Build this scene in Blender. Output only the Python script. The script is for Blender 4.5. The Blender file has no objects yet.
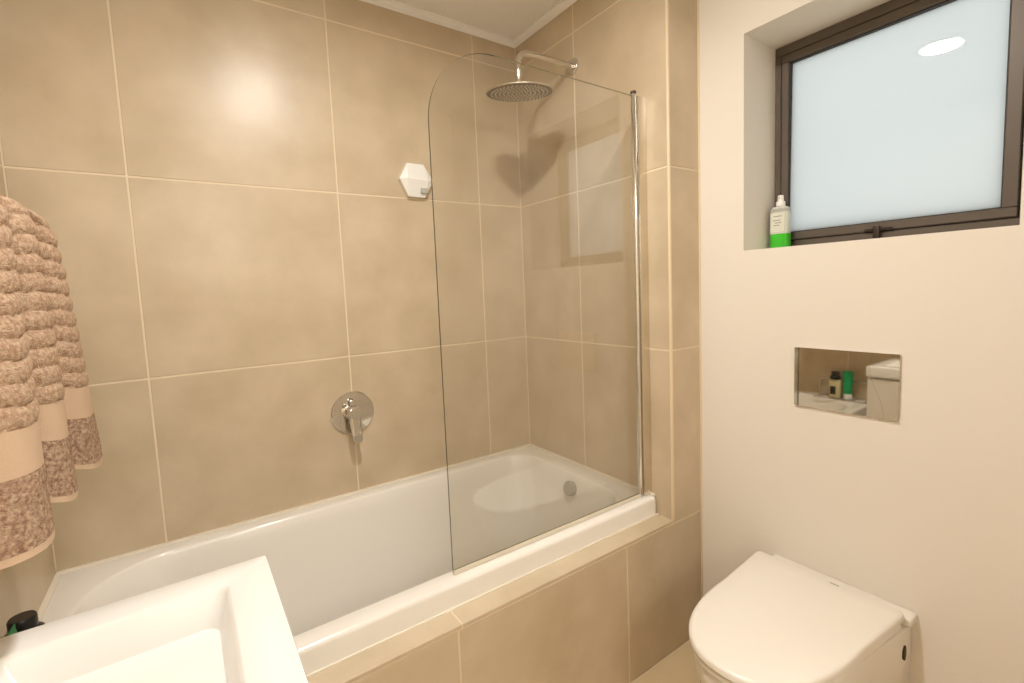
import bpy, bmesh, math, random
from mathutils import Vector, Matrix, noise
random.seed(7)
D, S = bpy.data, bpy.context.scene
COL = S.collection

# ---------------------------------------------------------------- camera
def make_camera():
    yaw, pitch, roll, f = .6031, -.0869, -.0412, 475.3
    cy, sy, cp, sp = math.cos(yaw), math.sin(yaw), math.cos(pitch), math.sin(pitch)
    F = Vector((sy*cp, cy*cp, sp)); R = Vector((cy, -sy, 0)); U = R.cross(F)
    cr, sr = math.cos(roll), math.sin(roll)
    R2 = cr*R + sr*U; U2 = -sr*R + cr*U
    cam = D.objects.new('camera', D.cameras.new('camera'))
    COL.objects.link(cam)
    m = Matrix.Identity(4)
    for i in range(3):
        m[i][0], m[i][1], m[i][2] = R2[i], U2[i], -F[i]
    m.translation = (-1.3212, -1.8035, 1.2884)
    cam.matrix_world = m
    cam.data.sensor_fit = 'HORIZONTAL'; cam.data.sensor_width = 36
    cam.data.lens = f*36/1024
    cam.data.shift_y = -10.7/1024
    cam.data.clip_start = .01
    S.camera = cam
make_camera()

# ---------------------------------------------------------------- sky and exposure
W = D.worlds.new('sky'); S.world = W; W.use_nodes = True
bg = W.node_tree.nodes['Background']
bg.inputs[0].default_value = (.95, .985, .98, 1); bg.inputs[1].default_value = .70
S.view_settings.view_transform = 'Standard'; S.view_settings.look = 'None'
S.view_settings.gamma = 1; S.view_settings.use_curve_mapping = False
S.view_settings.exposure = 0.70
LAMP = 235.0                                   # radiance of the ceiling downlights

HALL = 36.0                                     # radiance of the globe in the hallway behind the camera

# ---------------------------------------------------------------- materials
def lin(c):
    return tuple(((v/255)/12.92 if v/255 <= .04045 else ((v/255+.055)/1.055)**2.4) for v in c) + (1,)
def mat(name, rgb, rough=.5, metal=0, spec=.5, coat=0, bump=None, vary=None):
    m = D.materials.new(name); m.use_nodes = True
    nt = m.node_tree; b = nt.nodes['Principled BSDF']
    c = lin(rgb)
    b.inputs['Base Color'].default_value = c
    b.inputs['Roughness'].default_value = rough; b.inputs['Metallic'].default_value = metal
    b.inputs['Specular IOR Level'].default_value = spec
    b.inputs['Coat Weight'].default_value = coat; b.inputs['Coat Roughness'].default_value = .05
    geo = nt.nodes.new('ShaderNodeNewGeometry')
    if vary:                                    # (other rgb, scale, detail)
        n = nt.nodes.new('ShaderNodeTexNoise'); n.inputs['Scale'].default_value = vary[1]; n.inputs['Detail'].default_value = vary[2]
        r = nt.nodes.new('ShaderNodeValToRGB'); r.color_ramp.elements[0].position = .32; r.color_ramp.elements[1].position = .68
        r.color_ramp.elements[0].color = lin(vary[0]); r.color_ramp.elements[1].color = c
        nt.links.new(geo.outputs['Position'], n.inputs['Vector']); nt.links.new(n.outputs['Fac'], r.inputs['Fac'])
        nt.links.new(r.outputs['Color'], b.inputs['Base Color'])
    if bump:                                    # (scale, strength, distance)
        n = nt.nodes.new('ShaderNodeTexNoise'); n.inputs['Scale'].default_value = bump[0]; n.inputs['Detail'].default_value = 4
        bp = nt.nodes.new('ShaderNodeBump'); bp.inputs['Strength'].default_value = bump[1]; bp.inputs['Distance'].default_value = bump[2]
        nt.links.new(geo.outputs['Position'], n.inputs['Vector']); nt.links.new(n.outputs['Fac'], bp.inputs['Height'])
        nt.links.new(bp.outputs['Normal'], b.inputs['Normal'])
    return m
def emit(name, rgb, s):
    m = D.materials.new(name); m.use_nodes = True; nt = m.node_tree; nt.nodes.clear()
    e = nt.nodes.new('ShaderNodeEmission'); o = nt.nodes.new('ShaderNodeOutputMaterial')
    e.inputs[0].default_value = rgb + (1,); e.inputs[1].default_value = s
    nt.links.new(e.outputs[0], o.inputs[0]); return m
def thin_glass(name, tint, f0, rough=0.0, body=None):
    """clear sheet: straight transmission under a Schlick reflection; body = 'frosted' scatters instead"""
    m = D.materials.new(name); m.use_nodes = True; nt = m.node_tree; nt.nodes.clear()
    o = nt.nodes.new('ShaderNodeOutputMaterial'); mix = nt.nodes.new('ShaderNodeMixShader')
    if body == 'frosted':
        t = nt.nodes.new('ShaderNodeBsdfTranslucent')
    else:
        t = nt.nodes.new('ShaderNodeBsdfTransparent')
    t.inputs[0].default_value = tint + (1,)
    g = nt.nodes.new('ShaderNodeBsdfGlossy'); g.inputs['Roughness'].default_value = rough
    lw = nt.nodes.new('ShaderNodeLayerWeight'); lw.inputs['Blend'].default_value = .5
    p = nt.nodes.new('ShaderNodeMath'); p.operation = 'POWER'; p.inputs[1].default_value = 5
    ma = nt.nodes.new('ShaderNodeMath'); ma.operation = 'MULTIPLY_ADD'; ma.inputs[1].default_value = 1-f0; ma.inputs[2].default_value = f0
    nt.links.new(lw.outputs['Facing'], p.inputs[0]); nt.links.new(p.outputs[0], ma.inputs[0])
    nt.links.new(ma.outputs[0], mix.inputs[0]); nt.links.new(t.outputs[0], mix.inputs[1]); nt.links.new(g.outputs[0], mix.inputs[2])
    nt.links.new(mix.outputs[0], o.inputs[0]); return m

M = dict(
    tile=mat('tile_porcelain', (209, 191, 163), .33, spec=.45, vary=((193, 174, 144), 5.5, 7), bump=(7, .03, .02)),
    floor=mat('tile_floor', (216, 194, 154), .35, vary=((206, 182, 142), 4, 5)),
    grout=mat('grout_cream', (229, 212, 184), .9),
    sealant=mat('sealant_white', (236, 226, 208), .5),
    trim=mat('tile_trim_cream', (232, 214, 182), .45),
    paint=mat('wall_paint', (237, 229, 217), .75, spec=.3, bump=(60, .04, .004)),
    ceil=mat('ceiling_paint', (246, 243, 238), .85, spec=.2),
    tub=mat('tub_acrylic', (238, 233, 224), .18, coat=.25),
    ceramic=mat('ceramic_white', (238, 236, 231), .12, coat=.3),
    ware=mat('toilet_white', (240, 233, 222), .3, coat=.1),
    cabinet=mat('cabinet_white', (235, 232, 226), .35),
    chrome=mat('chrome', (222, 220, 216), .07, 1),
    brushed=mat('chrome_satin', (226, 220, 208), .26, 1),
    mirror=mat('chrome_mirror', (226, 220, 208), .025, 1),
    overflow=mat('overflow_satin', (176, 170, 156), .45, .5),
    seal=mat('seal_strip_vinyl', (226, 216, 196), .3),
    nozzle=mat('nozzle_rubber', (214, 206, 190), .4),
    plateunder=mat('shower_face', (120, 112, 100), .32, 1),
    frame=mat('bronze_aluminium', (104, 94, 84), .42, .35),
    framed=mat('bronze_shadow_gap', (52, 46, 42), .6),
    gasket=mat('glazing_bead_pale', (214, 214, 206), .5),
    latch=mat('latch_dark', (66, 54, 48), .4, .5),
    glass=thin_glass('shower_glass', (.985, .985, .972), .088),
    edgepale=mat('glass_edge_pale', (150, 146, 116), .1, coat=.5),
    glassedge=mat('glass_edge', (66, 68, 48), .15, coat=.5),
    frosted=thin_glass('frosted_glass', (.86, .88, .87), .05, .0, 'frosted'),
    white=mat('white_plastic', (240, 238, 232), .35),
    grey=mat('grey_plastic', (176, 178, 166), .45),
    frostplastic=mat('frosted_plastic', (216, 218, 204), .25, coat=.3),
    black=mat('black_plastic', (20, 18, 18), .3),
    greenliq=mat('green_liquid', (60, 196, 40), .15, coat=.4),
    greentube=mat('green_tube', (22, 158, 96), .35),
    creambottle=mat('cream_bottle', (214, 204, 160), .4),
    clear=thin_glass('clear_plastic', (.86, .88, .82), .06),
    label=mat('label_print', (226, 224, 208), .5),
    print=mat('label_ink', (150, 152, 140), .6),
    towel=mat('towel_pile', (208, 181, 153), .95, spec=.1, vary=((168, 134, 108), 170, 4), bump=(420, .9, .004)),
    towelband=mat('towel_band', (202, 174, 146), .95, spec=.1, bump=(700, .5, .002)),
    towelborder=mat('towel_border', (206, 178, 150), .95, spec=.1, vary=((146, 110, 88), 170, 5), bump=(380, 1, .005)),
    hole=mat('dark_hole', (70, 52, 34), .7),
    lamp=emit('lamp_diffuser', (1.0, .97, .93), LAMP),
    hall=emit('lamp_opal_globe', (1.0, .97, .93), HALL),
)

# ---------------------------------------------------------------- mesh helpers
def tag(o, label=None, cat=None, group=None, kind=None):
    if label: o['label'] = label
    if cat: o['category'] = cat
    if group: o['group'] = group
    if kind: o['kind'] = kind
    return o
def link(name, bm, m, parent=None, smooth=False, mats=None):
    me = D.meshes.new(name)
    bmesh.ops.recalc_face_normals(bm, faces=bm.faces[:])
    if smooth:
        for f in bm.faces: f.smooth = True
    bm.to_mesh(me); bm.free()
    for k in (mats or [m]): me.materials.append(M[k])
    if smooth: me.set_sharp_from_angle(angle=math.radians(42))
    o = D.objects.new(name, me); COL.objects.link(o)
    if parent: o.parent = parent
    return o
def empty(name, loc=(0, 0, 0)):
    o = D.objects.new(name, None); o.location = loc; o.empty_display_size = .05
    COL.objects.link(o); return o
def shift(bm, loc):
    bmesh.ops.translate(bm, verts=bm.verts[:], vec=[-v for v in loc])
def add_box(bm, a, b, bev=0, seg=2):
    lo = [min(a[i], b[i]) for i in range(3)]; hi = [max(a[i], b[i]) for i in range(3)]
    g = bmesh.ops.create_cube(bm, size=1)['verts']
    for v in g:
        v.co = Vector([lo[i] + (v.co[i]+.5)*(hi[i]-lo[i]) for i in range(3)])
    if bev:
        es = list({e for v in g for e in v.link_edges})
        bmesh.ops.bevel(bm, geom=es, offset=bev, segments=seg, affect='EDGES', profile=.6)
def add_loft(bm, rings, cap0=True, cap1=True):
    vs = [[bm.verts.new(p) for p in r] for r in rings]
    n = len(vs[0])
    for a, b in zip(vs, vs[1:]):
        for i in range(n):
            bm.faces.new((a[i], a[(i+1) % n], b[(i+1) % n], b[i]))
    if cap0: bm.faces.new(list(reversed(vs[0])))
    if cap1: bm.faces.new(vs[-1])
    return vs
def frame_of(d):
    d = Vector(d).normalized()
    a = d.cross(Vector((0, 0, 1)) if abs(d.z) < .9 else Vector((1, 0, 0))).normalized()
    return a, d.cross(a).normalized()
def add_tube(bm, pts, r, n=16):
    pts = [Vector(p) for p in pts]; rings = []
    a = None
    for i, p in enumerate(pts):
        d = (pts[min(i+1, len(pts)-1)] - pts[max(i-1, 0)]).normalized()
        if a is None: a, b = frame_of(d)
        else:
            a = (a - d*a.dot(d)).normalized()
        b = d.cross(a)
        rr = r[i] if isinstance(r, (list, tuple)) else r
        rings.append([p + rr*(math.cos(2*math.pi*k/n)*a + math.sin(2*math.pi*k/n)*b) for k in range(n)])
    add_loft(bm, rings)
def add_lathe(bm, base, axis, prof, n=32):
    """prof = [(radius, distance along axis)]"""
    a, b = frame_of(axis); d = Vector(axis).normalized(); base = Vector(base)
    add_loft(bm, [[base + d*h + r*(math.cos(2*math.pi*k/n)*a + math.sin(2*math.pi*k/n)*b) for k in range(n)] for r, h in prof])
def arc(p0, corner, p1, n=8):
    """quadratic bend from p0 round corner to p1"""
    p0, c, p1 = Vector(p0), Vector(corner), Vector(p1)
    return [(1-t)**2*p0 + 2*t*(1-t)*c + t*t*p1 for t in [i/n for i in range(n+1)]]
def rrect(x0, x1, y0, y1, z, radii, K=10, Ms=10):
    """rounded rectangle ring; radii for corners (x1,y1),(x0,y1),(x0,y0),(x1,y0)"""
    C = [(x1, y1, 1, 1, 0), (x0, y1, -1, 1, 1), (x0, y0, -1, -1, 2), (x1, y0, 1, -1, 3)]
    arcs = []
    for cx, cy, sx, sy, q in C:
        r = radii[q]; ox, oy = cx - sx*r, cy - sy*r
        arcs.append([(ox + r*math.cos((q + k/K)*math.pi/2), oy + r*math.sin((q + k/K)*math.pi/2)) for k in range(K+1)])
    out = []
    for q in range(4):
        out += arcs[q]
        a, b = arcs[q][-1], arcs[(q+1) % 4][0]
        out += [(a[0]+(b[0]-a[0])*k/(Ms+1), a[1]+(b[1]-a[1])*k/(Ms+1)) for k in range(1, Ms+1)]
    return [Vector((x, y, z)) for x, y in out]
def box_part(name, a, b, m, parent, bev=0, seg=2):
    bm = bmesh.new(); add_box(bm, a, b, bev, seg); return link(name, bm, m, parent, smooth=bool(bev))

# ---------------------------------------------------------------- dimensions of the room (metres)
XL, XC, YA, YN, ZC = -1.677, .1633, -.812, -2.36, 2.388     # left wall, window wall, bath front plane, wall behind, ceiling
ZH = [.4639, 1.0639, 1.6639, 2.2639]                        # tile courses
ZT = 2.375
ZRIM, ZLEDGE = .541, .476
GAP = .0052
REC = .0014

def tile(parent, n, pos, u0, u1, v0, v1, m='tile', th=.009):
    """n: '-y' wall facing -y at y=pos; '-x' facing -x at x=pos; '+x'; '+z' facing up. u,v span the face."""
    g = GAP/2
    a, b = (u0+g, v0+g), (u1-g, v1-g)
    if n == '-y': lo, hi = (a[0], pos, a[1]), (b[0], pos+th, b[1])
    if n == '-x': lo, hi = (pos, a[0], a[1]), (pos+th, b[0], b[1])
    if n == '+x': lo, hi = (pos-th, a[0], a[1]), (pos, b[0], b[1])
    if n == '+z': lo, hi = (a[0], a[1], pos-th), (b[0], b[1], pos)
    c = [(lo[i]+hi[i])/2 for i in range(3)]
    bm = bmesh.new(); add_box(bm, lo, hi, .0012, 1); shift(bm, c)
    o = link('tile', bm, m, parent); o.location = c
    return o

# ---------------------------------------------------------------- the setting
bm = bmesh.new(); add_box(bm, (XL-.1, REC, 0), (XC+.3, .1, ZC+.05))
wall_back = tag(link('wall_back', bm, 'grout'), 'beige tiled long wall behind the bath', 'wall', kind='structure')
xs = [XL, -1.4228, -.8228, -.2228, 0]
rows = [0.0] + ZH + [ZT]
for j in range(1, len(rows)-1):
    for i in range(4): tile(wall_back, '-y', 0, xs[i], xs[i+1], rows[j], rows[j+1])

bm = bmesh.new(); add_box(bm, (REC, YA+REC, 0), (XC+.25, REC, ZC+.05))
wall_end = tag(link('wall_end', bm, 'grout'), 'boxed out beige tiled wall at the shower end of the bath', 'wall', kind='structure')
ys = [YA, -.381, 0]
for j in range(1, len(rows)-1):
    for i in range(2): tile(wall_end, '-x', 0, ys[i], ys[i+1], rows[j], rows[j+1])
    tile(wall_end, '-y', YA, 0, XC, rows[j], rows[j+1])
o = box_part('edge_trim', (-.0012, YA-.0012, ZLEDGE), (.007, YA+.006, ZT), 'trim', wall_end, .0012)
o = box_part('corner_bead', (XC-.006, YA-.004, 0), (XC, YA+.002, ZT), 'trim', wall_end, .0015)

bm = bmesh.new(); add_box(bm, (XL, YA+REC, 0), (REC, -.7485, ZLEDGE-.0012))
wall_bath = tag(link('wall_bath_front', bm, 'grout'), 'low beige tiled panel along the front of the bath', 'wall', kind='structure')
xa = [XL, -1.4335, -.833, -.232, XC-.003]
for i in range(4): tile(wall_bath, '-y', YA, xa[i], xa[i+1], 0, ZLEDGE-.011)
for a, b in ((XL, -1.42), (-1.42, -.821), (-.821, 0)):
    o = tile(wall_bath, '+z', ZLEDGE, a, b, YA-.003, -.7485+GAP/2, 'tile', .010)

box_part('sealant_bead', (XL+.002, -.7535, ZLEDGE), (-.002, -.7485, ZLEDGE+.005), 'sealant', wall_bath)
bm = bmesh.new()
WY0, WY1, WZ0, WZ1 = -1.577, -.968, 1.381, 2.040           # window opening
WD = .19                                                    # depth of the reveal
XO = XC+.27
add_box(bm, (XC, YN, 0), (XO, YA, WZ0)); add_box(bm, (XC, YN, WZ1), (XO, YA, ZC+.05))
add_box(bm, (XC, YN, WZ0), (XO, WY0, WZ1)); add_box(bm, (XC, WY1, WZ0), (XO, YA, WZ1))
wall_right = tag(link('wall_right', bm, 'paint'), 'cream painted wall with a deep window recess', 'wall', kind='structure')

bm = bmesh.new(); add_box(bm, (XL-.1, YN-.1, 0), (XL-REC, REC, ZC+.05))
wall_left = tag(link('wall_left', bm, 'grout'), 'beige tiled wall at the foot of the bath, mostly outside the frame', 'wall', kind='structure')
yl = [YN, -1.8, -1.2, -.6, 0]
for j in range(0, len(rows)-1):
    for i in range(4): tile(wall_left, '+x', XL, yl[i], yl[i+1], rows[j], rows[j+1])

box_part('sealant_bead', (XL+.0003, -.44, ZRIM+.0003), (XL+.015, -.011, ZRIM+.004), 'sealant', wall_left)
DX0, DX1, DZ, YH = -1.52, -.68, 2.05, -3.9                 # doorway the photograph was taken from, end of the hallway
bm = bmesh.new()
add_box(bm, (XL-.1, YN-.1, 0), (DX0, YN, ZC+.05)); add_box(bm, (DX1, YN-.1, 0), (XO, YN, ZC+.05)); add_box(bm, (DX0, YN-.1, DZ), (DX1, YN, ZC+.05))
tag(link('wall_front', bm, 'paint'), 'cream painted wall with the doorway behind the camera', 'wall', kind='structure')
for nm, a, b, m_, lb in (('wall_hall_left', (XL-.1, YH, 0), (XL, YN-.1, ZC), 'paint', 'cream hallway wall left of the doorway'), ('wall_hall_right', (-.4, YH, 0), (-.3, YN-.1, ZC), 'paint', 'cream hallway wall right of the doorway'),
                         ('wall_hall_end', (XL-.1, YH-.1, 0), (-.3, YH, ZC), 'paint', 'cream wall at the end of the hallway'), ('floor_hall', (XL-.1, YH-.1, -.1), (-.3, YN-.1, 0), 'floor', 'tan hallway floor'),
                         ('ceiling_hall', (XL-.1, YH-.1, ZC), (-.3, YN-.1, ZC+.1), 'ceil', 'white hallway ceiling')):
    bm = bmesh.new(); add_box(bm, a, b); tag(link(nm, bm, m_), lb, nm.split('_')[0], kind='structure')
bm = bmesh.new(); add_box(bm, (XL-.1, YN-.1, ZC), (XO, .1, ZC+.1))
tag(link('ceiling', bm, 'ceil'), 'white painted ceiling', 'ceiling', kind='structure')
bm = bmesh.new(); add_box(bm, (XL-.1, YN-.1, -.1), (XO, .1, -REC))
floor = tag(link('floor', bm, 'grout'), 'tan tiled bathroom floor', 'floor', kind='structure')
fx = [XL, -1.437, -.837, -.237, XC]; fy = [YN, -2.012, -1.412, YA]
for i in range(4):
    for j in range(3): tile(floor, '+z', 0, fx[i], fx[i+1], fy[j], fy[j+1], 'floor')

def cornice(name, p0, p1, n, label):
    """small coved strip; n = direction into the room"""
    p0, p1, n = Vector(p0), Vector(p1), Vector(n)
    prof = [(0, 0), (.004, 0), (.006, .005), (.012, .008), (.017, .014), (.020, .018), (.024, .019), (.024, .024), (0, .024)]
    bm = bmesh.new()
    add_loft(bm, [[p + n*a + Vector((0, 0, ZC-.024+b)) for a, b in prof] for p in (p0, p1)])
    return tag(link(name, bm, 'ceil'), label, 'trim', kind='structure')
cornice('trim_1', (XL, 0, 0), (0, 0, 0), (0, -1, 0), 'narrow white cornice strip above the long tiled wall')
cornice('trim_2', (0, 0, 0), (0, YA, 0), (-1, 0, 0), 'narrow white cornice strip above the shower wall')
cornice('trim_3', (0, YA, 0), (XC, YA, 0), (0, -1, 0), 'short white cornice strip above the tiled return')
cornice('trim_4', (XC, YA, 0), (XC, YN, 0), (-1, 0, 0), 'narrow white cornice strip above the window wall')

# ---- window
def ring_frame(name, x0, x1, o, w, m, parent, bev=.002):
    """rectangular frame; o=(y0,y1,z0,z1) outer, w=(left,right,bottom,top) widths"""
    y0, y1, z0, z1 = o
    bm = bmesh.new()
    add_box(bm, (x0, y0, z0), (x1, y1, z0+w[2]), bev, 1); add_box(bm, (x0, y0, z1-w[3]), (x1, y1, z1), bev, 1)
    add_box(bm, (x0, y0, z0+w[2]), (x1, y0+w[1], z1-w[3]), bev, 1); add_box(bm, (x0, y1-w[0], z0+w[2]), (x1, y1, z1-w[3]), bev, 1)
    return link(name, bm, m, parent)
win = tag(empty('window_1', (XC+WD, (WY0+WY1)/2, WZ0)), 'dark bronze aluminium window with one frosted pane, set in a deep recess', 'window', kind='structure')
WP = Vector(win.location)
def wp(o): o.location = -WP; return o
XF = XC+WD
wp(ring_frame('outer_frame', XF, XF+.05, (WY0, WY1, WZ0, WZ1), (.020, .030, .030, .030), 'frame', win))
wp(ring_frame('shadow_gap', XF+.004, XF+.045, (WY0+.030, WY1-.020, WZ0+.030, WZ1-.030), (.003, .003, .003, .003), 'framed', win, 0))
sash = wp(ring_frame('sash', XF-.004, XF+.04, (WY0+.033, WY1-.023, WZ0+.033, WZ1-.033), (.022, .028, .024, .025), 'frame', win))
IN = (WY0+.061, WY1-.045, WZ0+.057, WZ1-.058)
wp(ring_frame('glazing_bead', XF+.004, XF+.03, IN, (.003, .003, .003, .003), 'framed', win, 0))
hy, hz = (IN[1]-IN[0])/2-.0005, (IN[3]-IN[2])/2-.0005
pane = box_part('pane', (-.002, -hy, -hz), (.002, hy, hz), 'frosted', win)     # slight tilt added to steer the downlight's reflected spot
pane.location = Vector((XF+.016, (IN[0]+IN[1])/2, (IN[2]+IN[3])/2)) - WP; pane.rotation_euler = (0, .020, .015)
bm = bmesh.new()
add_box(bm, (XF-.010, -1.300, 1.413), (XF-.004, -1.232, 1.421), .002, 1)
lt = wp(link('latch_plate', bm, 'latch', win))
bm = bmesh.new(); add_lathe(bm, (XF-.004, -1.264, 1.418), (-1, 0, 0), [(.010, 0), (.010, .010), (.006, .014)], 16)
add_box(bm, (XF-.020, -1.272, 1.388), (XF-.010, -1.256, 1.428), .003, 2)
wp(link('latch_handle', bm, 'latch', win, True))

# ---------------------------------------------------------------- ceiling downlights
def downlight(x, y, label):
    r = empty('ceiling_downlight', (x, y, ZC))
    tag(r, label, 'light', 'round recessed downlights')
    bm = bmesh.new(); add_loft(bm, [[Vector((rr*math.cos(2*math.pi*k/40), rr*math.sin(2*math.pi*k/40), z)) for k in range(40)] for rr, z in ((.076, 0), (.090, 0), (.089, -.004), (.078, -.007), (.076, -.004))], False, False)
    link('trim_ring', bm, 'white', r, True)
    bm = bmesh.new(); add_lathe(bm, (0, 0, 0), (0, 0, -1), [(.0755, 0), (.0755, .003)], 40)
    link('diffuser', bm, 'lamp', r)
downlight(-.93, -1.10, 'round white recessed downlight in the ceiling over the bathroom floor')

def pendant(x, y, z, r):
    o = tag(empty('pendant_lamp', (x, y, ZC)), 'opal globe pendant lamp in the hallway behind the camera', 'light')
    bm = bmesh.new(); bmesh.ops.create_uvsphere(bm, u_segments=32, v_segments=16, radius=r); bmesh.ops.translate(bm, verts=bm.verts[:], vec=(0, 0, z-ZC)); link('globe', bm, 'hall', o, True)
    bm = bmesh.new(); add_tube(bm, [(0, 0, 0), (0, 0, z-ZC+r)], .003, 8); link('cord', bm, 'white', o)
    bm = bmesh.new(); add_lathe(bm, (0, 0, 0), (0, 0, -1), [(.05, 0), (.05, .015), (.02, .025)], 24); link('ceiling_rose', bm, 'white', o, True)
pendant(-1.10, -3.15, 1.98, .12)

# ---------------------------------------------------------------- bath
def build_bath():
    X0, X1, Y0, Y1 = XL+.002, -.002, -.748, -.002
    root = tag(empty('bathtub', (-.84, -.375, 0)), 'white built-in acrylic bathtub with rounded inner corners', 'bathtub')
    L = Vector(root.location)
    def R(x0, x1, y0, y1, z, r): return rrect(x0, x1, y0, y1, z, r)
    e = .014
    rings = [R(X0, X1, Y0, Y1, ZLEDGE, [e]*4), R(X0, X1, Y0, Y1, ZRIM-.012, [e]*4),
             R(X0+.0015, X1-.0015, Y0+.0015, Y1-.0015, ZRIM-.006, [e]*4),
             R(X0+.005, X1-.005, Y0+.005, Y1-.005, ZRIM-.002, [e]*4),
             R(X0+.011, X1-.011, Y0+.011, Y1-.011, ZRIM, [e]*4)]
    ox0, ox1, oy0, oy1 = -1.603, -.088, -.688, -.060
    rad = [.10, .21, .21, .10]
    rings += [R(ox0-.008, ox1+.008, oy0-.008, oy1+.008, ZRIM, [v+.008 for v in rad]),
              R(ox0-.002, ox1+.002, oy0-.002, oy1+.002, ZRIM-.002, [v+.002 for v in rad]),
              R(ox0+.002, ox1-.002, oy0+.002, oy1-.002, ZRIM-.008, rad)]
    bx0, bx1, by0, by1 = -1.26, -.20, -.60, -.15
    for t in (.1, .25, .4, .55, .7, .82, .9, .95, .98, 1.0):
        s = t**1.0*.62 + .38*(1-math.sqrt(max(0, 1-t*t)))
        z = (ZRIM-.008) + (.13-(ZRIM-.008))*(t if t < .82 else t)
        if t > .82: z = .13 + (.20)*(1-math.sin((t-.82)/.18*math.pi/2))*.37*(1.0)
        f = lambda a, b: a+(b-a)*s
        rr = [f(rad[0], .14), f(rad[1], .18), f(rad[2], .18), f(rad[3], .14)]
        rings.append(R(f(ox0+.002, bx0), f(ox1-.002, bx1), f(oy0+.002, by0), f(oy1-.002, by1), z, rr))
    rings.append(R(bx0+.12, bx1-.12, by0+.10, by1-.10, .126, [.10]*4))
    bm = bmesh.new(); add_loft(bm, rings, False, True); shift(bm, L)
    link('tub_shell', bm, 'tub', root, True)
    # overflow cap on the sloping foot end
    bm = bmesh.new(); add_lathe(bm, (-.110, -.405, .486), (-1, 0, .25), [(.029, -.02), (.029, .006), (.027, .010), (.019, .012)], 32); shift(bm, L)
    link('overflow_cap', bm, 'overflow', root, True)
    bm = bmesh.new(); add_lathe(bm, (-.35, -.375, .1265), (0, 0, 1), [(.034, 0), (.034, .004), (.026, .007)], 32); shift(bm, L)
    link('waste_cover', bm, 'chrome', root, True)
    bm = bmesh.new()
    add_box(bm, (XL+.002, -.011, ZRIM-.004), (-.002, -.0002, ZRIM+.005)); add_box(bm, (-.011, -.738, ZRIM-.004), (-.0002, -.0002, ZRIM+.005))
    shift(bm, L); link('sealant_bead', bm, 'sealant', root)
build_bath()

# ---------------------------------------------------------------- shower screen
def build_screen():
    YG, T = -.714, .003
    x0, x1, z0, z1, r = -.792, -.056, ZRIM+.014, 1.903, .200
    root = tag(empty('shower_screen', (-.04, YG, ZRIM)), 'clear frameless glass bath screen with one rounded top corner', 'shower screen')
    L = Vector(root.location)
    out = [(x1, z0), (x1, z1)]
    out += [(x0+r - r*math.sin(k/20*math.pi/2), z1-r + r*math.cos(k/20*math.pi/2)) for k in range(21)]
    out += [(x0, z0)]
    bm = bmesh.new()
    fr = [bm.verts.new((x, YG-T, z)) for x, z in out]; bk = [bm.verts.new((x, YG+T, z)) for x, z in out]
    bm.faces.new(fr); bm.faces.new(list(reversed(bk)))
    n = len(out)
    for i in range(n):
        f = bm.faces.new((fr[i], bk[i], bk[(i+1) % n], fr[(i+1) % n])); f.material_index = 2 if i in (1, n-1) else 1  # top and bottom edge faces take the paler tone
    shift(bm, L); link('glass_panel', bm, None, root, mats=['glass', 'glassedge', 'edgepale'])
    bm = bmesh.new(); add_tube(bm, [(-.050, YG, ZRIM+.002), (-.050, YG, z1+.012)], .0085, 20); shift(bm, L)
    link('hinge_tube', bm, 'chrome', root, True)
    bm = bmesh.new(); add_lathe(bm, (-.050, YG, z1+.010), (0, 0, 1), [(.0095, -.004), (.0095, .004), (.007, .006)], 20); shift(bm, L)
    link('tube_cap', bm, 'latch', root, True)
    bm = bmesh.new(); add_box(bm, (-.040, YG-.011, ZRIM+.002), (-.0002, YG+.011, z1), .002, 2); shift(bm, L)
    link('wall_profile', bm, 'brushed', root, True)
    bm = bmesh.new(); add_box(bm, (x0+.002, YG-.004, ZRIM+.001), (x1, YG+.004, ZRIM+.0135), .001, 1); shift(bm, L)
    link('bottom_seal', bm, 'seal', root)
build_screen()

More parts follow.
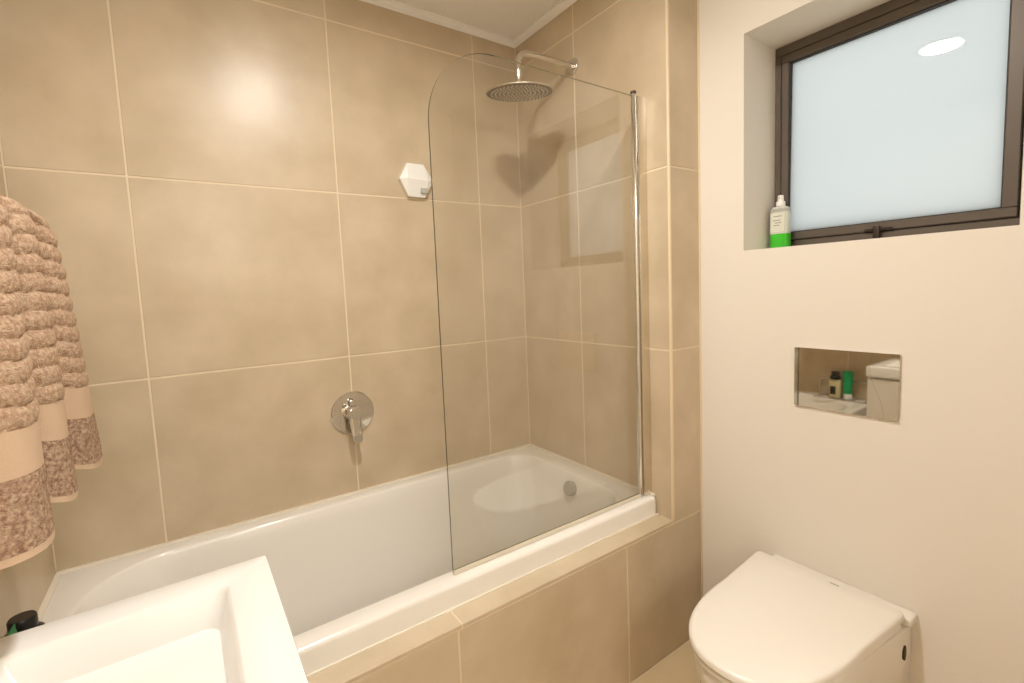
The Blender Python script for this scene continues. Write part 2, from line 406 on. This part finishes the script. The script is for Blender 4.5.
# ---------------------------------------------------------------- shower arm and rose
def build_shower():
    P = Vector((0, -.3775, 2.138)); E = Vector((-.264, -.3775, 2.134)); zh = 1.997
    root = tag(empty('rain_shower', tuple(P)), 'chrome rain shower head on a bent wall arm', 'shower')
    bm = bmesh.new()
    pts = [P + Vector((-.001, 0, 0)), P + Vector((-.10, 0, 0))] + arc(E + Vector((.055, 0, 0)), E, E + Vector((0, 0, -.055)), 10) + [Vector((E.x, E.y, zh+.012))]
    add_tube(bm, pts, .0115, 20); shift(bm, P); link('shower_arm', bm, 'chrome', root, True)
    bm = bmesh.new(); add_lathe(bm, P, (-1, 0, 0), [(.030, .0005), (.030, .006), (.027, .010), (.014, .012)], 32); shift(bm, P)
    link('wall_flange', bm, 'chrome', root, True)
    bm = bmesh.new(); add_lathe(bm, (E.x, E.y, zh+.040), (0, 0, -1), [(.0125, -.03), (.0145, -.028), (.0145, -.004), (.0125, -.002), (.0125, .010), (.016, .016), (.018, .030), (.014, .040)], 24); shift(bm, P)
    link('swivel_joint', bm, 'brushed', root, True)
    c = Vector((E.x, E.y, zh)); r = .122
    tilt = Matrix.Translation(c) @ Matrix.Rotation(math.radians(7.5), 4, Vector((.804, -.594, 0))) @ Matrix.Translation(-c)
    bm = bmesh.new(); add_lathe(bm, c, (0, 0, -1), [(.016, -.004), (.05, -.001), (r-.006, .001), (r, .003), (r, .006), (r-.003, .0075)], 56); bm.transform(tilt); shift(bm, P)
    d = link('rose_disc', bm, 'brushed', root, True)
    bm = bmesh.new(); add_lathe(bm, c, (0, 0, -1), [(r-.004, .0068), (r-.004, .0082)], 56); bm.transform(tilt); shift(bm, P)
    link('spray_face', bm, 'plateunder', root)
    bm = bmesh.new()
    for k, cnt in ((.012, 6), (.027, 12), (.042, 18), (.057, 24), (.072, 30), (.087, 36), (.101, 40)):
        for i in range(cnt):
            a = 2*math.pi*(i+.5*(cnt % 4 == 0))/cnt
            add_lathe(bm, c + Vector((k*math.cos(a), k*math.sin(a), -.0082)), (0, 0, -1), [(.0042, 0), (.0026, .004)], 6)
    bm.transform(tilt); shift(bm, P); tag(link('spray_nozzles', bm, 'nozzle', root), kind='stuff')
build_shower()

# ---------------------------------------------------------------- bath mixer on the long wall
def build_mixer():
    P = Vector((-.826, 0, .851))
    root = tag(empty('bath_mixer', tuple(P)), 'round chrome wall mixer with a hanging lever handle', 'tap')
    def lathe(name, off, axis, prof, m='chrome', n=40):
        bm = bmesh.new(); add_lathe(bm, Vector(off), axis, prof, n); return link(name, bm, m, root, True)
    lathe('cover_plate', (0, -.0003, 0), (0, -1, 0), [(.078, 0), (.080, .002), (.080, .006), (.077, .009), (.02, .010)], n=56)
    lathe('valve_body', (-.008, -.009, .004), (0, -1, 0), [(.026, 0), (.026, .030), (.024, .034)])
    lathe('diverter_knob', (-.004, -.009, .040), (0, -1, 0), [(.008, 0), (.008, .012), (.013, .014), (.013, .026), (.010, .029)], n=24)
    lathe('handle_hub', (-.006, -.040, .006), (0, -1, 0), [(.024, 0), (.025, .004), (.025, .022), (.021, .027)])
    bm = bmesh.new(); rings = []
    for z, w, t, y, x in ((.030, .014, .006, -.056, -.012), (.020, .020, .010, -.057, -.011), (-.02, .0205, .007, -.058, -.009), (-.06, .019, .006, -.060, -.006), (-.094, .018, .005, -.062, -.003), (-.102, .012, .003, -.062, -.002)):
        rings.append([Vector((x + w*math.copysign(abs(math.cos(a))**.6, math.cos(a)), y + t*math.copysign(abs(math.sin(a))**.6, math.sin(a)), z)) for a in [2*math.pi*k/24 for k in range(24)]])
    add_loft(bm, rings); link('lever_handle', bm, 'chrome', root, True)
build_mixer()

# ---------------------------------------------------------------- hexagonal wall piece
def build_hex():
    P = Vector((-.522, 0, 1.732))
    root = tag(empty('wall_hexagon', tuple(P)), 'small white faceted hexagonal dispenser stuck on the long tiled wall', 'dispenser')
    rx, rz = .070, .064
    hexp = [(rx*math.cos(k*math.pi/3), rz/.866*math.sin(k*math.pi/3)) for k in range(6)]
    bm = bmesh.new()
    b = [bm.verts.new((x, -.0003, z)) for x, z in hexp]
    m = [bm.verts.new((x, -.020 if abs(z) > .01 else -.026, z)) for x, z in hexp]
    l, r = bm.verts.new((-.040, -.036, .002)), bm.verts.new((.046, -.036, .000))
    bm.faces.new(b)
    for i in range(6): bm.faces.new((b[i], b[(i+1) % 6], m[(i+1) % 6], m[i]))
    # 0 right, 1 top right, 2 top left, 3 left, 4 bottom left, 5 bottom right
    for f in ((m[0], m[1], r), (m[1], m[2], l, r), (m[2], m[3], l), (m[3], m[4], l), (m[4], m[5], r, l), (m[5], m[0], r)): bm.faces.new(f)
    link('casing', bm, 'white', root)
    bm = bmesh.new(); add_box(bm, (.014, -.034, -.050), (.044, -.020, -.030), .003, 2)  # small grey block low on the right of the casing
    o = link('grey_corner', bm, 'grey', root, True)
build_hex()

# ---------------------------------------------------------------- flush plate
def build_flush():
    P = Vector((XC, -1.2545, .998))
    root = tag(empty('flush_plate', tuple(P)), 'polished chrome flush plate on the cream wall above the toilet', 'flush plate')
    w, h = .1262, .0862
    bm = bmesh.new(); add_box(bm, (-.0075, -w, -h), (-.0002, w, h)); link('backplate', bm, 'mirror', root)
    # two push buttons; their wavy joint is a reflected outline put into the shape
    def edge(z): return -.078 + .016*math.sin(z/.086*math.pi*.7+.4)
    zs = [-h+.0015 + (2*h-.003)*k/24 for k in range(25)]
    for side in (0, 1):
        out = []
        if side == 0: out = [(w-.0015, zs[0]), (w-.0015, zs[-1])] + [(edge(z)+.0003, z) for z in reversed(zs)]
        else: out = [(edge(z)-.0003, z) for z in zs] + [(-w+.0015, zs[-1]), (-w+.0015, zs[0])]
        bm = bmesh.new()
        add_loft(bm, [[Vector((x, y, z)) for y, z in out] for x in (-.0068, -.0085)])
        link('push_button', bm, 'mirror', root)
build_flush()

# ---------------------------------------------------------------- toilet
def build_toilet():
    Y0 = -1.233
    root = tag(empty('toilet', (XC, Y0, .006)), 'white wall-hung toilet with its D-shaped lid closed', 'toilet')
    L = Vector((XC, Y0, 0))
    def dshape(xb, xf, w, z, xs=-.11, taper=.018, n=44, rb=.012):
        pts = []
        wf = w - taper
        xs = min(xs, xb-.06)
        side = [(xb, w-rb), (xb-rb*.3, w-rb*.3), (xb-rb, w)]
        for k in range(1, 6): t = k/6; side.append((xb-rb + (xs-xb+rb)*t, w + (wf-w)*t))
        for k in range(n//2+1):
            a = k/(n//2)*math.pi/2
            side.append((xs + (xf-xs)*math.sin(a)**.90, wf*math.cos(a)**.82 if k < n//2 else 0.0))
        other = [(x, -y) for x, y in reversed(side[:-1])]
        return [Vector((x, Y0+y, z)) for x, y in side+other]
    bm = bmesh.new()
    add_loft(bm, [dshape(XC-.0005, -.394, .182, .391, taper=.03), dshape(XC-.0005, -.400, .190, .384, taper=.03), dshape(XC-.0005, -.400, .191, .355, taper=.03),
                  dshape(XC-.0005, -.378, .190, .30, taper=.035), dshape(XC-.0005, -.33, .186, .22, taper=.05), dshape(XC-.0005, -.25, .155, .14, -.05, .05),
                  dshape(XC-.0005, -.16, .138, .095, 0, .05), dshape(XC-.0005, -.13, .128, .085, .02, .05)])
    shift(bm, L); link('bowl', bm, 'ware', root, True)
    bm = bmesh.new()
    add_loft(bm, [dshape(.10, -.402, .180, .3925), dshape(.10, -.407, .1845, .396), dshape(.10, -.407, .1845, .405), dshape(.10, -.402, .181, .409)]); shift(bm, L)
    link('seat', bm, 'ware', root, True)
    bm = bmesh.new()
    add_loft(bm, [dshape(.110, -.406, .184, .411), dshape(.112, -.411, .188, .414), dshape(.112, -.411, .188, .425), dshape(.110, -.407, .185, .430), dshape(.105, -.400, .178, .4322), dshape(.06, -.33, .12, .4335)]); shift(bm, L)
    link('lid', bm, 'ware', root, True)
    bm = bmesh.new(); add_box(bm, (.114, Y0-.198, .3915), (XC-.001, Y0+.160, .413), .006, 3); shift(bm, L)
    link('hinge_cover', bm, 'ware', root, True)
    bm = bmesh.new(); add_box(bm, (.094, Y0-.044, .4310), (.099, Y0-.022, .4330)); shift(bm, L)
    link('lid_mark', bm, 'grey', root)
    bm = bmesh.new()
    c = Vector((.112, Y0-.187, .322))
    add_loft(bm, [[c + Vector((.008*math.cos(a), d, .020*math.sin(a))) for a in [2*math.pi*k/20 for k in range(20)]] for d in (.006, -.0018)]); shift(bm, L)
    link('fixing_hole', bm, 'hole', root)
build_toilet()

# ---------------------------------------------------------------- vanity basin
def build_vanity():
    x0, x1, y0, y1, zt = XL+.001, -1.2319, -1.46, -.8425, .82
    root = tag(empty('vanity_unit', ((x0+x1)/2, (y0+y1)/2, 0)), 'white rectangular washbasin on a white vanity cabinet beside the bath', 'vanity')
    L = Vector(root.location)
    e = [.006]*4
    def R(i, z, r): return rrect(x0+i, x1-i, y0+i, y1-i, z, [r]*4, 6, 6)
    ix0, ix1, iy0, iy1 = x0+.10, -1.297, y0+.062, -.903
    def I(i, z, r): return rrect(ix0+i, ix1-i, iy0+i, iy1-i, z, [r]*4, 6, 6)
    bm = bmesh.new()
    add_loft(bm, [R(.006, zt-.055, .004), R(0, zt-.050, .006), R(0, zt-.004, .006), R(.0012, zt-.0012, .006), R(.004, zt, .006),
                  I(-.003, zt, .012), I(0, zt-.001, .012), I(.004, zt-.006, .014), I(.016, zt-.050, .022), I(.026, zt-.078, .03), I(.040, zt-.090, .04), I(.07, zt-.094, .05)])
    shift(bm, L); link('basin', bm, 'ceramic', root, True)
    bm = bmesh.new(); add_lathe(bm, ((ix0+ix1)/2-.03, (iy0+iy1)/2, zt-.0945), (0, 0, 1), [(.026, 0), (.026, .003), (.02, .005)], 28); shift(bm, L)
    link('basin_waste', bm, 'chrome', root, True)
    bm = bmesh.new(); add_box(bm, (x0, y0+.004, .30), (x1-.022, y1-.004, zt-.0555), .002, 1); shift(bm, L)
    link('cabinet', bm, 'cabinet', root)
    for za, zb in ((.303, .528), (.532, .757)):
        bm = bmesh.new(); add_box(bm, (x1-.0218, y0+.006, za), (x1-.004, y1-.006, zb), .002, 1); shift(bm, L)
        d = link('drawer_front', bm, 'cabinet', root)
        bm = bmesh.new(); add_box(bm, (x1-.0039, -1.22, zb-.03), (x1+.012, -1.08, zb-.022), .002, 1); shift(bm, L)
        link('handle', bm, 'chrome', d)
build_vanity()

# ---------------------------------------------------------------- spray bottle on the window sill
def build_spray():
    P = Vector((XC+.148, -1.0095, WZ0))
    root = tag(empty('spray_bottle', tuple(P)), 'clear spray bottle with green liquid and white cap on the window sill', 'bottle')
    def body(prof, name, m, sm=True):
        bm = bmesh.new()
        add_loft(bm, [rrect(-.020*s, .020*s, -.0285*s, .0285*s, z, [.014*s]*4, 6, 3) for s, z in prof]); return link(name, bm, m, root, sm)
    body([(.99, .052), (1, .054), (1, .126), (.93, .134), (.70, .139), (.45, .141)], 'bottle_body', 'frostplastic')
    body([(.95, .006), (1, .008), (1, .046), (.995, .0515)], 'green_liquid', 'greenliq')
    body([(.90, 0), (.985, .002), (.985, .006)], 'base_rim', 'grey')
    body([(1.004, .122), (1.004, .126), (.945, .133), (.93, .1335)], 'shoulder_refraction', 'grey')  # grey band puts the dark refraction at the shoulder into colour
    bm = bmesh.new(); add_box(bm, (-.0212, -.022, .058), (-.0200, .022, .118)); lb = link('label', bm, 'label', root)
    bm = bmesh.new()
    for z, a, b in ((.107, -.014, .012), (.094, -.010, .014), (.086, -.013, .008), (.078, -.006, .012)):
        add_box(bm, (-.0216, a, z), (-.0211, b, z+.0025))
    link('label_print', bm, 'print', lb)
    bm = bmesh.new(); add_lathe(bm, (0, 0, .141), (0, 0, 1), [(.0135, 0), (.0135, .014), (.012, .016), (.009, .017), (.009, .028), (.0085, .034), (.007, .0355)], 24)
    link('spray_cap', bm, 'white', root, True)
    bm = bmesh.new(); add_lathe(bm, (-.007, 0, .168), (-1, 0, 0), [(.0025, 0), (.0025, .003)], 10); link('nozzle', bm, 'grey', root)
build_spray()

# ---------------------------------------------------------------- wire rack with two bottles at the foot of the bath
def build_rack():
    P = Vector((XL, -.598, ZRIM))
    root = tag(empty('wire_rack', tuple(P)), 'chrome wire toiletry rack on the tub rim against the left wall', 'rack')
    a, b, x1, zb, zt, r = .145, -.168, .100, .006, .108, .003
    def wire(name, pts):
        bm = bmesh.new(); add_tube(bm, pts, r, 10); return link(name, bm, 'chrome', root, True)
    loop = lambda x: [(x, 0, zb)] + arc((x, a-.02, zb), (x, a, zb), (x, a, zb+.02)) + arc((x, a, zt-.02), (x, a, zt), (x, a-.02, zt)) + arc((x, b+.02, zt), (x, b, zt), (x, b, zt-.02)) + arc((x, b, zb+.02), (x, b, zb), (x, b+.02, zb)) + [(x, -.001, zb)]
    wire('rail_loop', loop(.016))
    wire('front_wire', [(x1, b, .0035), (x1, a, .0035)])
    for y in (-.12, -.06, 0, .06, .12): wire('base_wire', [(.002, y, .0035), (x1-.003, y, .0035)])
    for y in (a, b): wire('side_wire', [(.002, y, .0035), (x1, y, .0035)])
    for y in (.10, -.10): wire('wall_stud', [(.0008, y, zt), (.016, y, zt)])
build_rack()
def build_lotion():
    P = Vector((-1.621, -.556, ZRIM+.0065))
    root = tag(empty('lotion_bottle', tuple(P)), 'cream bottle with a black cap in the wire rack', 'bottle')
    bm = bmesh.new(); add_loft(bm, [rrect(-.022*s, .022*s, -.031*s, .031*s, z, [.016*s]*4, 6, 3) for s, z in ((.94, 0), (1, .004), (1, .098), (.94, .108), (.66, .114))])
    link('bottle_body', bm, 'creambottle', root, True)
    bm = bmesh.new(); add_lathe(bm, (0, 0, .114), (0, 0, 1), [(.029, 0), (.029, .014), (.023, .020), (.021, .022), (.021, .042), (.019, .045)], 28)
    link('cap', bm, 'black', root, True)
    bm = bmesh.new(); add_box(bm, (.0222, -.010, .02), (.0228, .020, .07)); link('label', bm, 'black', root)
build_lotion()
def build_tube():
    P = Vector((-1.622, -.622, ZRIM+.0065))
    root = tag(empty('cosmetic_tube', tuple(P)), 'green squeeze tube standing on its cap in the wire rack', 'tube')
    bm = bmesh.new(); add_loft(bm, [[Vector((a_*math.cos(t), b_*math.sin(t), z)) for t in [2*math.pi*k/28 for k in range(28)]] for a_, b_, z in ((.021, .021, .031), (.0205, .0215, .06), (.016, .0245, .11), (.009, .027, .145), (.002, .028, .160), (.002, .028, .168))])
    link('tube_body', bm, 'greentube', root, True)
    bm = bmesh.new(); add_lathe(bm, (0, 0, 0), (0, 0, 1), [(.0205, 0), (.0215, .003), (.0215, .028), (.020, .0305)], 28)
    link('cap', bm, 'white', root, True)
build_tube()

# ---------------------------------------------------------------- towel and its rail
def catmull(pts, n):
    out = []; N = len(pts)
    for i in range(N):
        p0, p1, p2, p3 = (Vector(pts[(i+k-1) % N]) for k in range(4))
        for k in range(n):
            t = k/n
            out.append(.5*((2*p1) + (p2-p0)*t + (2*p0-5*p1+4*p2-p3)*t*t + (3*p1-p0-3*p2+p3)*t**3))
    return out
def build_towel():
    ztop, zhem = 1.462, .966
    hem = [(-1.487, -.500), (-1.489, -.570), (-1.528, -.625), (-1.500, -.690), (-1.500, -.755), (-1.545, -.800), (-1.503, -.865),
           (-1.499, -.930), (-1.530, -.965), (-1.580, -.955), (-1.592, -.80), (-1.575, -.65), (-1.530, -.510)]
    top = [(-1.512, -.60), (-1.510, -.64), (-1.536, -.675), (-1.512, -.71), (-1.512, -.76), (-1.543, -.80), (-1.514, -.85),
           (-1.516, -.89), (-1.530, -.905), (-1.556, -.90), (-1.560, -.80), (-1.556, -.70), (-1.545, -.61)]
    H, T = catmull([(x, y, 0) for x, y in hem], 14), catmull([(x, y, 0) for x, y in top], 14)
    N = len(H)
    P = Vector((-1.535, -.76, zhem))
    root = tag(empty('towel', tuple(P)), 'taupe ribbed bath towel hanging in folds at the left wall', 'towel')
    def section(z):
        v = (ztop - z)/(ztop - zhem); w = max(0, min(1, v))**.75
        cx, cy = -1.535, -.755
        base = [T[i].lerp(H[i], w) for i in range(N)]
        if v < .10:                                  # rounded shoulder over the rail
            k = math.sqrt(max(.0, 1-(1-v/.10)**2))
            k = .05+.95*k
            base = [Vector((cx + (p.x-cx)*k, cy + (p.y-cy)*(.55+.45*k), 0)) for p in base]
        return base
    def level(z, rib, fuzz):
        base = section(z); out = []
        for i, p in enumerate(base):
            t = base[(i+1) % N] - base[i-1]
            nrm = Vector((t.y, -t.x, 0)); nrm = nrm.normalized() if nrm.length > 1e-9 else Vector((1, 0, 0))
            if nrm.dot(p - Vector((-1.545, -.75, 0))) < 0 and False: nrm = -nrm
            zz = z - .004*math.sin(i*.5)
            r = 0.0
            if rib:
                ph = ((z - 1.133)/.0300 + .10*math.sin(i*.21)) % 1.0
                r = (.0050 + .0016*noise.noise(Vector((i*.23, round(z/.03)*3.1, 0))))*(abs(math.sin(math.pi*ph))**.55) - .002
            q = p - nrm*0 + nrm*r*SGN
            if fuzz: q = q + nrm*SGN*fuzz*noise.noise(Vector((p.x*240, p.y*240, z*240)))
            v = (ztop - z)/(ztop - zhem)
            lift = sum(h*math.exp(-((i-c)/w)**2) for c, w, h in ((28, 10, .022), (70, 10, .026), (0, 7, .010)))
            out.append(Vector((q.x, q.y, z + lift*max(0, v)**2)) - P)
        return out
    ar = sum(H[i].x*H[(i+1) % N].y - H[(i+1) % N].x*H[i].y for i in range(N))
    SGN = 1 if ar > 0 else -1
    def part(name, za, zb, step, m, rib, fuzz, cap0, cap1):
        n = max(2, int(round((za-zb)/step)))
        bm = bmesh.new(); add_loft(bm, [level(za + (zb-za)*k/n, rib, fuzz) for k in range(n+1)], cap0, cap1)
        return link(name, bm, m, root, True)
    part('ribbed_body', ztop, 1.133, .0028, 'towel', True, .0012, True, True)
    part('woven_band', 1.133, 1.072, .006, 'towelband', False, .0003, False, False)
    part('terry_border', 1.072, .976, .003, 'towelborder', False, .0016, False, False)
    part('hem', .976, zhem, .004, 'towelband', False, .0003, False, True)
    bm = bmesh.new()                                 # hanging loop caught on the hook
    add_tube(bm, [Vector((-1.540-.006*k, -.76+.012*math.sin(math.pi*k/6), 1.462+.024*math.sin(math.pi*k/12))) - P for k in range(7)], .0022, 8)
    link('hanging_loop', bm, 'towelband', root, True)
    hk = tag(empty('towel_hook', (XL, -.76, 1.474)), 'small chrome hook on the left wall above the towel', 'hook')
    bm = bmesh.new(); add_lathe(bm, (0, 0, 0), (1, 0, 0), [(.018, .0005), (.018, .006), (.014, .008)], 24); link('hook_base', bm, 'chrome', hk, True)
    bm = bmesh.new(); add_tube(bm, [(.008, 0, 0), (.05, 0, 0)] + arc((.06, 0, 0), (.078, 0, 0), (.078, 0, .018), 6), .006, 14); link('hook_peg', bm, 'chrome', hk, True)
build_towel()
